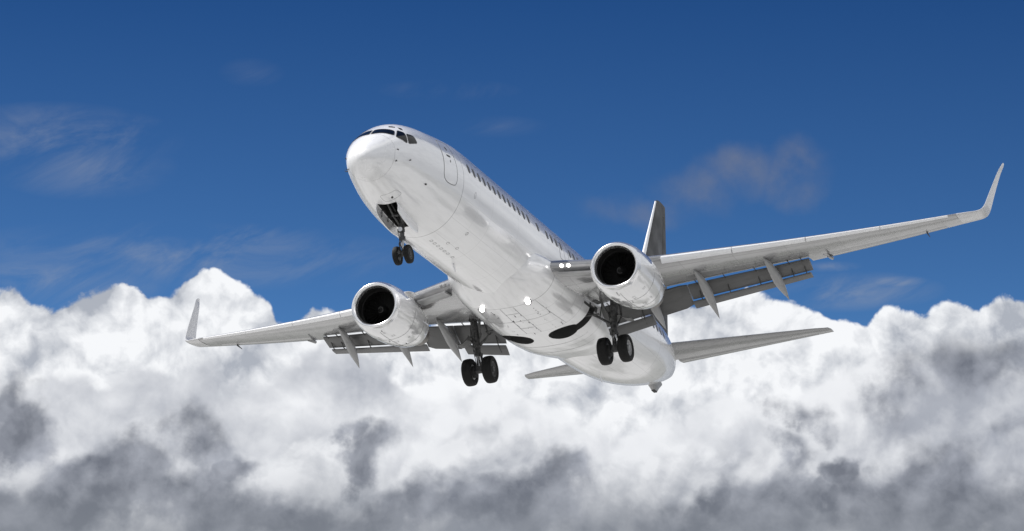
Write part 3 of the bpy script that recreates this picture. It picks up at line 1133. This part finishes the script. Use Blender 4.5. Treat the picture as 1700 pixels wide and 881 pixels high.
def turn(prof, s, n=72, flat=True, close=False, xo=0.0, zo=0.0):
    q = np.linspace(0, 2 * PI, n, endpoint=False)
    rr = []
    for x, r in prof:
        zz = r * np.sin(q)
        if flat:
            zz = np.where(zz < -.80 * r, -.80 * r + (zz + .80 * r) * .75, zz)
        yy = r * np.cos(q) * (1.03 if flat else 1.0)
        rr.append(np.stack([EX + x + xo + 0 * q, s * (EY + yy), EZ + zo + zz + .012 * x], 1))
    if close:
        rr.append(rr[0])
    return loft(rr, not close)


for s in (1, -1):
    v, f = turn([(.16, .985), (.4, 1.03), (.8, 1.065), (1.3, 1.08), (1.9, 1.07), (2.5, 1.03), (3.1, .95), (3.62, .86), (3.66, .845), (3.60, .83), (2.9, .86), (1.2, .86), (.5, .84), (.16, .84)], s, close=True)
    eng = mk("engine", v, f, M_COWL, angle=40)
    v, f = turn([(.16, .986), (.09, .962), (.03, .92), (.0, .875), (.012, .838), (.05, .802), (.12, .772), (.2, .752), (.2, .83), (.17, .93)], s, close=True)
    mk("intake_lip", v, f, M_LIP, eng, angle=60)
    v, f = turn([(.2, .753), (.45, .745), (.75, .755), (1.25, .775), (1.25, .82), (.2, .82)], s, close=True)
    mk("intake_duct", v, f, M_DUCT, eng, angle=60)
    # bolted rings inside the duct
    v, f = turn([(.62, .755), (.64, .735), (.66, .735), (.68, .757)], s, close=True)
    mk("duct_ring", v, f, M_FAN, eng)
    fb = MB()
    for i in range(24):
        a = 2 * PI * i / 24
        for (r0, r1, w0, w1, t0, t1) in ((.22, .75, .07, .12, .05, .14),):
            ca, sa = math.cos(a), math.sin(a)
            er = np.array([0, ca, sa])
            et = np.array([0, -sa, ca])
            ex_ = np.array([1.0, 0, 0])
            cpt = np.array([EX + .95, 0, EZ])
            quad = []
            for r, w, tw in ((r0, w0, t0), (.5, .095, .1), (r1, w1, t1)):
                quad.append([cpt + er * r - et * w * .5 - ex_ * tw * .5, cpt + er * r + et * w * .5 + ex_ * tw * .5, cpt + er * r + et * w * .5 + ex_ * (tw * .5 + .012), cpt + er * r - et * w * .5 - ex_ * (tw * .5 - .012)])
            q = np.array(quad)
            q[..., 1] = s * (EY + q[..., 1])
            fb.add(*loft([q[0], q[1], q[2]]))
    fan = fb.out("fan", M_FAN, eng)
    bk = MB()
    q = np.linspace(0, 2 * PI, 40, endpoint=False)
    bk.add(*loft([np.stack([EX + 1.12 + 0 * q, s * (EY + r * np.cos(q)), EZ + r * np.sin(q)], 1) for r in (.82, .05)]))
    bk.out("fan_backing", M_DARK, eng)
    v, f = turn([(.58, .012), (.62, .06), (.70, .12), (.82, .19), (.95, .235), (1.05, .24)], s, flat=False)
    sp = mk("spinner", v, f, M_FAN, eng)
    sw = MB()
    pts = []
    for i in range(14):
        t = i / 13
        a = t * 1.7 * PI
        x = .60 + .11 * t
        r = .05 + .085 * t
        pts.append((EX + x - .012, s * (EY + r * math.cos(a)), EZ + r * math.sin(a) + .012 * x))
    sw.tube(pts, .011, 6)
    sw.out("spinner_mark", M_SWIRL, eng)
    v, f = turn([(3.3, .62), (3.9, .60), (4.5, .50), (4.9, .43), (4.88, .40), (3.3, .45)], s, flat=False, close=True)
    mk("core_nozzle", v, f, M_NOZZLE, eng)
    v, f = turn([(3.9, .36), (4.6, .30), (5.1, .17), (5.45, .03)], s, flat=False)
    mk("exhaust_plug", v, f, M_NOZZLE, eng)
    v, f = turn([(3.3, .84), (3.32, .84), (3.32, .62), (3.3, .62)], s, flat=False, close=True)
    mk("bypass_grille", v, f, M_DARK, eng)
    # pylon
    rr = []
    for z, x0, x1, w in ((-.70, 14.45, 18.8, .14), (-.62, 14.55, 19.2, .15), (-.50, 15.1, 19.4, .16), (-.38, 15.7, 19.4, .17), (-.20, 16.7, 19.0, .12)):
        q = np.linspace(0, 2 * PI, 24, endpoint=False)
        rr.append(np.stack([(x0 + x1) / 2 + (x1 - x0) / 2 * np.cos(q), s * (EY + w * np.sign(np.sin(q)) * np.abs(np.sin(q))**.7), np.full(24, z)], 1))
    v, f = loft(rr)
    mk("pylon", v, f, M_COWL, eng)
    # inboard strake
    a = math.radians(38)
    r0 = 1.04
    pr = []
    for x, hgt in ((14.35, .0), (14.75, .22), (15.15, .30), (15.35, .30), (15.42, .0)):
        for sg in (-1, 1):
            er = np.array([0, -math.cos(a), math.sin(a)])
            et = np.array([0, math.sin(a), math.cos(a)])
            p0 = np.array([x, EY, EZ]) + er * (r0 - .02) + et * .012 * sg
            p1 = p0 + er * hgt
            pr.append((p0, p1))
    v = []
    for p0, p1 in pr:
        v += [p0 * [1, s, 1], p1 * [1, s, 1]]
    f = []
    for i in range(4):
        b0 = i * 4
        f += [(b0, b0 + 1, b0 + 5, b0 + 4), (b0 + 2, b0 + 6, b0 + 7, b0 + 3), (b0 + 1, b0 + 3, b0 + 7, b0 + 5)]
    mk("cowl_strake", v, f, M_COWL, eng)
    # latch lines and small placards of the cowl
    sm = MB()
    for x in (1.55, 2.75):
        q = np.linspace(PI * 1.02, PI * 1.98, 50)
        rp = float(np.interp(x, [.16, .4, .8, 1.3, 1.9, 2.5, 3.1], [.985, 1.03, 1.065, 1.08, 1.07, 1.03, .95]))
        zz = np.sin(q)
        zz = np.where(zz < -.8, -.8 + (zz + .8) * .75, zz)
        pts = [(EX + x, s * (EY + rp * 1.03 * math.cos(a_)), EZ + .012 * x + rp * z_) for a_, z_ in zip(q, zz)]
        sm.tube(pts, .007, 5)
    rf = lambda x: float(np.interp(x, [.16, .4, .8, 1.3, 1.9, 2.5, 3.1, 3.6], [.985, 1.03, 1.065, 1.08, 1.07, 1.03, .95, .86]))

    def onc(x, a_):
        r = rf(x)
        z_ = math.sin(a_)
        z_ = -.8 + (z_ + .8) * .75 if z_ < -.8 else z_
        return np.array((EX + x, s * (EY + r * 1.03 * math.cos(a_)), EZ + .012 * x + r * z_))
    sm.tube([onc(x, 1.5 * PI) for x in np.linspace(.5, 3.4, 16)], .009, 5)
    sm.out("cowl_seam", M_SEAL, eng)
    for x, a_, lx, la in ((.55, 1.46, .16, .05), (1.1, 1.40, .12, .10), (1.15, 1.58, .25, .08), (1.9, 1.45, .2, .16), (2.3, 1.60, .28, .10), (2.0, 1.30, .10, .07), (2.9, 1.5, .2, .2), (2.1, 1.72, .2, .05), (1.0, 1.74, .1, .1)):
        a_ *= PI
        c4 = [onc(x, a_), onc(x + lx, a_), onc(x + lx, a_ + la), onc(x, a_ + la)]
        pl_ = MB()
        pl_.tube(c4 + [c4[0]], .006, 5)
        pl_.out("access_panel", M_SEAL, eng)
    for x, a_ in ((.42, 1.47), (1.75, 1.53), (2.6, 1.42), (2.75, 1.56)):
        p = onc(x, a_ * PI)
        pl_ = MB()
        pl_.tube([p - [.05, 0, 0], p + [.05, 0, 0]], .018, 6)
        pl_.out("cowl_latch", M_SEAL, eng)


# ------------------------------------------------------------------ landing gear
def tyre(mb, c, R, w, side=1, n=44):
    h = w / 2
    p = [(R * .56, -h * .72), (R * .70, -h * .93), (R * .86, -h * .98), (R * .955, -h * .80), (R * .99, -h * .52), (R, -h * .22), (R * .992, -h * .20), (R * .992, -h * .16), (R, -h * .14), (R, h * .14), (R * .992, h * .16), (R * .992, h * .20),
         (R, h * .22), (R * .99, h * .52), (R * .955, h * .80), (R * .86, h * .98), (R * .70, h * .93), (R * .56, h * .72)]
    mb.lathe_y(c, p, n)


def hub(c, R, w, s, mat, parent, n=28):
    """wheel disc with a raised rim, a dish and bolts, facing +-y"""
    mb = MB()
    h = w / 2
    o = s * 1.0
    pr = [(R * .565, -h * .7), (R * .575, h * .76), (R * .54, h * .80), (R * .50, h * .70), (R * .36, h * .52), (R * .24, h * .54), (R * .22, h * .78), (R * .12, h * .84), (R * .02, h * .84), (R * .02, -h * .6), (R * .3, -h * .62)]
    q = np.linspace(0, 2 * PI, n, endpoint=False)
    rr = [np.stack([c[0] + r * np.cos(q), np.full(n, c[1] + o * d), c[2] + r * np.sin(q)], 1) for r, d in pr]
    rr.append(rr[0])
    mb.add(*loft(rr, False))
    for i in range(9):
        a = 2 * PI * i / 9
        p = np.array([c[0] + R * .43 * math.cos(a), c[1] + o * h * .55, c[2] + R * .43 * math.sin(a)])
        mb.tube([p, p + [0, o * .03, 0]], R * .035, 6)
    return mb.out("wheel_hub", mat, parent)


for s in (1, -1):
    gx, gy, gz = 19.53, 2.86, -3.09
    g = MB()
    P_ = lambda x, y, z: (x, s * y, z)
    g.tube([P_(19.42, 2.98, -.85), P_(19.45, 2.95, -1.35), P_(19.48, 2.91, -1.9), P_(19.5, 2.88, -2.38)], [.15, .15, .135, .125], 16)
    g.tube([P_(19.5, 2.88, -2.36), P_(19.5, 2.88, -2.46)], .155, 16)
    g.tube([P_(19.46, 2.93, -1.60), P_(19.46, 2.93, -1.72)], .18, 16)
    g.tube([P_(19.48, 2.91, -2.02), P_(19.48, 2.91, -2.14)], .17, 16)
    g.tube([P_(19.1, 2.98, -1.05), P_(19.85, 2.98, -1.05)], .09, 12)
    g.tube([P_(gx, gy - .30, gz), P_(gx, gy + .30, gz)], .10, 14)
    g.box(P_(gx, gy, gz + .06), (.24, .22, .26), .04)
    gear = g.out("main_landing_gear", M_GEAR)
    MB().tube([P_(19.5, 2.88, -2.4), P_(19.52, 2.865, -2.98)], .075, 16).out("oleo_piston", M_CHROME, gear)
    b = MB()
    b.tube([P_(19.48, 2.80, -2.05), P_(19.40, 2.35, -1.72), P_(19.3, 1.80, -1.36)], [.06, .05, .065], 10)
    b.tube([P_(19.40, 2.35, -1.72), P_(19.35, 2.5, -1.15)], .03, 8)
    b.out("side_brace", M_GEAR, gear)
    b = MB()
    b.tube([P_(19.46, 2.75, -1.75), P_(19.1, 2.62, -1.35), P_(18.95, 2.55, -1.0)], [.05, .05, .06], 10)
    b.tube([P_(19.62, 3.15, -1.1), P_(19.64, 3.18, -1.75), P_(19.55, 3.02, -2.05)], [.055, .045, .05], 10)
    b.out("actuator", M_GEAR, gear)
    b = MB()
    for dy in (-.07, .07):
        b.tube([P_(19.58, 2.88 + dy * 1.5, -2.42), P_(19.92, 2.87 + dy * .4, -2.72)], [.04, .028], 8)
        b.tube([P_(19.92, 2.87 + dy * .4, -2.72), P_(19.60, 2.86 + dy * 1.5, -3.02)], [.028, .04], 8)
    b.tube([P_(19.92, 2.75, -2.72), P_(19.92, 2.99, -2.72)], .035, 8)
    b.out("torque_link", M_GEAR, gear)
    b = MB()
    for (y0, x0, ph) in ((.10, -.12, 0), (-.11, -.10, 1), (.02, -.17, 2), (-.05, .15, 3)):
        pts = []
        for t in np.linspace(0, 1, 14):
            pts.append(P_(19.47 + x0 + .05 * math.sin(t * 7 + ph), 2.92 + y0 * (1 + .5 * math.sin(t * 5 + ph)) - .05 * t, -1.3 - 1.75 * t))
        b.tube(pts, .016, 6)
    for dz in (-1.45, -1.9, -2.3):
        b.box(P_(19.34, 2.92, dz), (.10, .14, .09), .015)
        b.box(P_(19.50, 2.74, dz - .12), (.12, .08, .12), .015)
    b.out("brake_hose", M_GEAR, gear)
    # leg door, a curved plate carried by the leg
    pl = []
    for t in np.linspace(0, 1, 7):
        yy = 3.14 + .52 * t
        zz = -1.66 - .26 * t - .09 * math.sin(PI * t)
        pl.append((yy, zz))
    v, f = [], []
    for (yy, zz) in pl:
        for x in (19.2, 19.85):
            for dz in (0, -.035):
                v.append(P_(x + (.12 if x < 19.3 else -.12) * (yy - 3.12), yy, zz + dz))
    for i in range(6):
        a = i * 4
        f += [(a, a + 4, a + 6, a + 2), (a + 1, a + 3, a + 7, a + 5), (a, a + 1, a + 5, a + 4), (a + 2, a + 6, a + 7, a + 3)]
    f += [(0, 2, 3, 1), (24, 25, 27, 26)]
    ld = mk("leg_door", v, f, M_GEAR, gear)
    for dy in (-.43, .43):
        tb = MB()
        tyre(tb, P_(gx, gy + dy, gz), .555, .41)
        tb.out("tyre", M_RUBBER, gear)
        sd = s * (1 if dy > 0 else -1)
        hub(np.array(P_(gx, gy + dy, gz)), .555, .41, sd, M_RIM if (dy > 0) else M_RIMD, gear)
        bk = MB()
        bk.tube([P_(gx, gy + dy * .38, gz), P_(gx, gy + dy * .75, gz)], .24, 24)
        bk.out("brake_stack", M_DARK, gear)

# nose gear
nx, nz = 3.763, -3.194
g = MB()
g.tube([(3.80, 0, -1.25), (3.79, 0, -2.05), (3.78, 0, -2.55)], [.085, .085, .08], 16)
g.tube([(3.80, -.27, -1.62), (3.80, .30, -1.62)], .07, 12)
g.tube([(3.785, 0, -2.50), (3.785, 0, -2.62)], .115, 16)
g.tube([(3.79, 0, -2.02), (3.79, 0, -2.14)], .12, 16)
g.tube([(nx, -.15, nz), (nx, .15, nz)], .055, 12)
g.box((nx, 0, nz + .05), (.15, .13, .20), .03)
g.box((3.70, .0, -2.28), (.12, .26, .14), .02)
ngear = g.out("nose_landing_gear", M_GEAR)
MB().tube([(3.78, 0, -2.55), (3.765, 0, -3.15)], .048, 14).out("oleo_piston", M_CHROME, ngear)
b = MB()
for sy in (-.14, .14):
    b.tube([(3.74, sy * .5, -2.05), (3.35, sy, -1.80), (2.95, sy * 1.4, -1.45)], [.035, .04, .04], 8)
b.tube([(3.35, -.2, -1.80), (3.35, .2, -1.80)], .035, 8)
b.out("drag_brace", M_GEAR, ngear)
b = MB()
for dy in (-.045, .045):
    b.tube([(3.70, dy, -2.60), (3.47, dy * .5, -2.86)], [.025, .02], 8)
    b.tube([(3.47, dy * .5, -2.86), (3.70, dy, -3.10)], [.02, .025], 8)
b.out("torque_link", M_GEAR, ngear)
b = MB()
for dy, ph in ((.07, 0), (-.08, 2)):
    b.tube([(3.69 + .03 * math.sin(t * 6 + ph), dy * (1 + .3 * math.sin(t * 4)), -1.7 - 1.3 * t) for t in np.linspace(0, 1, 12)], .011, 6)
b.out("hydraulic_hose", M_GEAR, ngear)
b = MB()
b.tube([(3.60, 0, -2.26), (3.66, 0, -2.26)], [.085, .07], 18)
b.out("taxi_lamp", M_CHROME, ngear)
for dy in (-.215, .215):
    tb = MB()
    tyre(tb, (nx, dy, nz), .345, .20)
    tb.out("tyre", M_RUBBER, ngear)
    hub(np.array((nx, dy, nz)), .345, .20, 1 if dy > 0 else -1, M_RIMD, ngear)
for s in (1, -1):
    v, f = [], []
    xs_ = np.linspace(WX0 + .02, WX1 + .05, 12)
    for x in xs_:
        th = -math.acos(WYS[s] / float(fprof(x)[0]))
        p = FZ(x, th)
        top_ = np.array([x, s * (WYS[s] + .01), p[2] + .03])
        dn = .44 - .10 * abs((x - 3.45) / 1.0)**3
        bot_ = top_ + np.array([0, s * .02, -dn])
        md = (top_ + bot_) / 2 + np.array([0, s * .03, 0])
        for q in (top_, md, bot_):
            v += [q, q + np.array([0, s * .035, 0])]
    for i in range(len(xs_) - 1):
        a, b_ = i * 6, i * 6 + 6
        f += [(a, a + 2, b_ + 2, b_), (a + 2, a + 4, b_ + 4, b_ + 2), (a + 1, b_ + 1, b_ + 3, a + 3), (a + 3, b_ + 3, b_ + 5, a + 5), (a, b_, b_ + 1, a + 1), (a + 4, a + 5, b_ + 5, b_ + 4)]
    e = (len(xs_) - 1) * 6
    f += [(0, 1, 3, 2), (2, 3, 5, 4), (e, e + 2, e + 3, e + 1), (e + 2, e + 4, e + 5, e + 3)]
    dr = mk("gear_door", v, f, M_WHITE)
    b = MB()
    for x in (2.9, 3.5, 4.0):
        b.tube([(x, s * (WYS[s] - .03), -1.66), (x, s * (WYS[s] - .005), -1.95)], .018, 6)
    b.out("door_hinge", M_GEAR, dr)
# struts and pipes seen in the open well
b = MB()
for x, y in ((2.9, -.25), (3.1, .22), (3.3, -.1)):
    b.tube([(x, y, -1.2), (x + .7, y * .8, -1.55)], .03, 6)
b.box((3.0, .0, -1.02), (.7, .5, .12), .02)
b.out("well_equipment", M_GEAR)
for s in (1, -1):
    b = MB()
    b.tube([(18.4, s * .5, -1.75), (18.9, s * .95, -1.85), (19.5, s * 1.2, -1.7)], .035, 8)
    b.tube([(18.5, s * 1.2, -1.6), (19.4, s * .7, -1.65)], .025, 8)
    b.tube([(18.9, s * 1.4, -1.7), (19.2, s * 2.4, -1.62)], .04, 8)
    b.tube([(18.95 + .3 * math.cos(t), s * (.95 + .3 * math.sin(t)), -1.62) for t in np.linspace(0, 2 * PI, 20)], .05, 6)
    b.out("well_equipment", M_GEAR)

# belly lamps in front of the wheel wells
for y in (.92, -.97):
    r = fair_ring(14.72)
    j = np.argmin(np.abs(r[:, 1] - y) + np.where(r[:, 2] > -1.5, 9, 0))
    c = np.array([14.70, y, r[j, 2] - .05])
    hb = MB()
    q = np.linspace(0, 2 * PI, 20, endpoint=False)
    ax = np.array([-.94, 0, -.34])
    e1 = np.array([0, 1.0, 0])
    e2 = np.cross(ax, e1)
    hb.add(*loft([c + ax * d + r_ * (np.outer(np.cos(q), e1) + np.outer(np.sin(q), e2)) for d, r_ in ((-.12, .10), (.02, .125), (.03, .115))]))
    ho = hb.out("lamp_housing", M_GEAR)
    lb = MB()
    lb.add(*loft([c + ax * d + r_ * (np.outer(np.cos(q), e1) + np.outer(np.sin(q), e2)) for d, r_ in ((.0, .10), (.04, .098), (.07, .07), (.085, .01))]))
    lb.out("landing_light", M_LAMP, ho)

# panel joints, fasteners and markings of the belly
def on_fair(x, y):
    r = fair_ring(x)
    r = r[r[:, 2] < -.9]
    o = r[np.argsort(r[:, 1])]
    return np.array([x, y, np.interp(y, o[:, 1], o[:, 2]) - .002])


b = MB()
for y in (-.28, .28, -1.25, 1.25):
    b.tube([on_fair(x, y * (1 + .04 * (x - 16))) for x in np.linspace(14.9, 18.1, 12)], .0055, 5)
for x, y0, y1 in ((15.6, -.28, .28), (16.5, -1.25, 1.25), (17.4, -.28, .28), (20.1, -1.6, 1.6), (21.2, -1.5, 1.5)):
    b.tube([on_fair(x, y) for y in np.linspace(y0, y1, 14)], .005, 5)
rn = random.Random(3)
for _ in range(60):
    x = rn.uniform(15.0, 18.2)
    y = rn.choice([-.28, .28, -.9, -1.25, .7, 0.0]) + rn.uniform(-.04, .04)
    L_ = rn.choice([.02, .03, .12])
    b.tube([on_fair(x, y), on_fair(x + L_, y)], rn.uniform(.008, .016), 5)
b.out("belly_panel_joint", M_SEAL)

for o in boxes:
    bpy.data.objects.remove(o)

# ------------------------------------------------------------------ the ground far below, pale airfield concrete and dry grass
m, b = new_mat("airfield_ground")
gc = obj_co()
n1 = fbm(gc, 0.012, 5.0, 0.6)
n2 = fbm(gc, 0.0016, 4.0, 0.6)
n3 = fbm(gc, 0.25, 3.0, 0.6)
c1 = mixc(n3, (0.33, 0.328, 0.322), (0.43, 0.428, 0.42))
c2 = mixc(n1, (0.085, 0.09, 0.08), (0.15, 0.152, 0.14))
gx_, gy_, gz_ = sep(gc)
far = S.math('SQRT', gx_ * gx_ + gy_ * gy_)
mk2 = ((n1 + n2 * 0.8 + fbm(gc, 0.05, 3.0, 0.5) * 0.3).ss(1.02, 1.10)).max((far + n1 * 120.0).ss(330.0, 480.0))
link(mixc(mk2, c1, c2), b, 'Base Color')
b.inputs['Roughness'].default_value = 0.9
rings = []
me = bpy.data.meshes.new("ground")
vv, ff = [(0, 0, 0)], []
rad_ = [20, 60, 150, 400, 1200, 4000, 15000, 60000]
for r in rad_:
    for i in range(64):
        vv.append((r * math.cos(2 * PI * i / 64), r * math.sin(2 * PI * i / 64), 0))
ff += [(0, 1 + i, 1 + (i + 1) % 64) for i in range(64)]
for k in range(len(rad_) - 1):
    for i in range(64):
        a, c = 1 + k * 64 + i, 1 + k * 64 + (i + 1) % 64
        ff.append((a, a + 64, c + 64, c))
me.from_pydata(vv, [], ff)
me.materials.append(m)
go = bpy.data.objects.new("ground", me)
COL.objects.link(go)
go['kind'] = "structure"
go['label'] = "pale airfield ground far below the airliner"
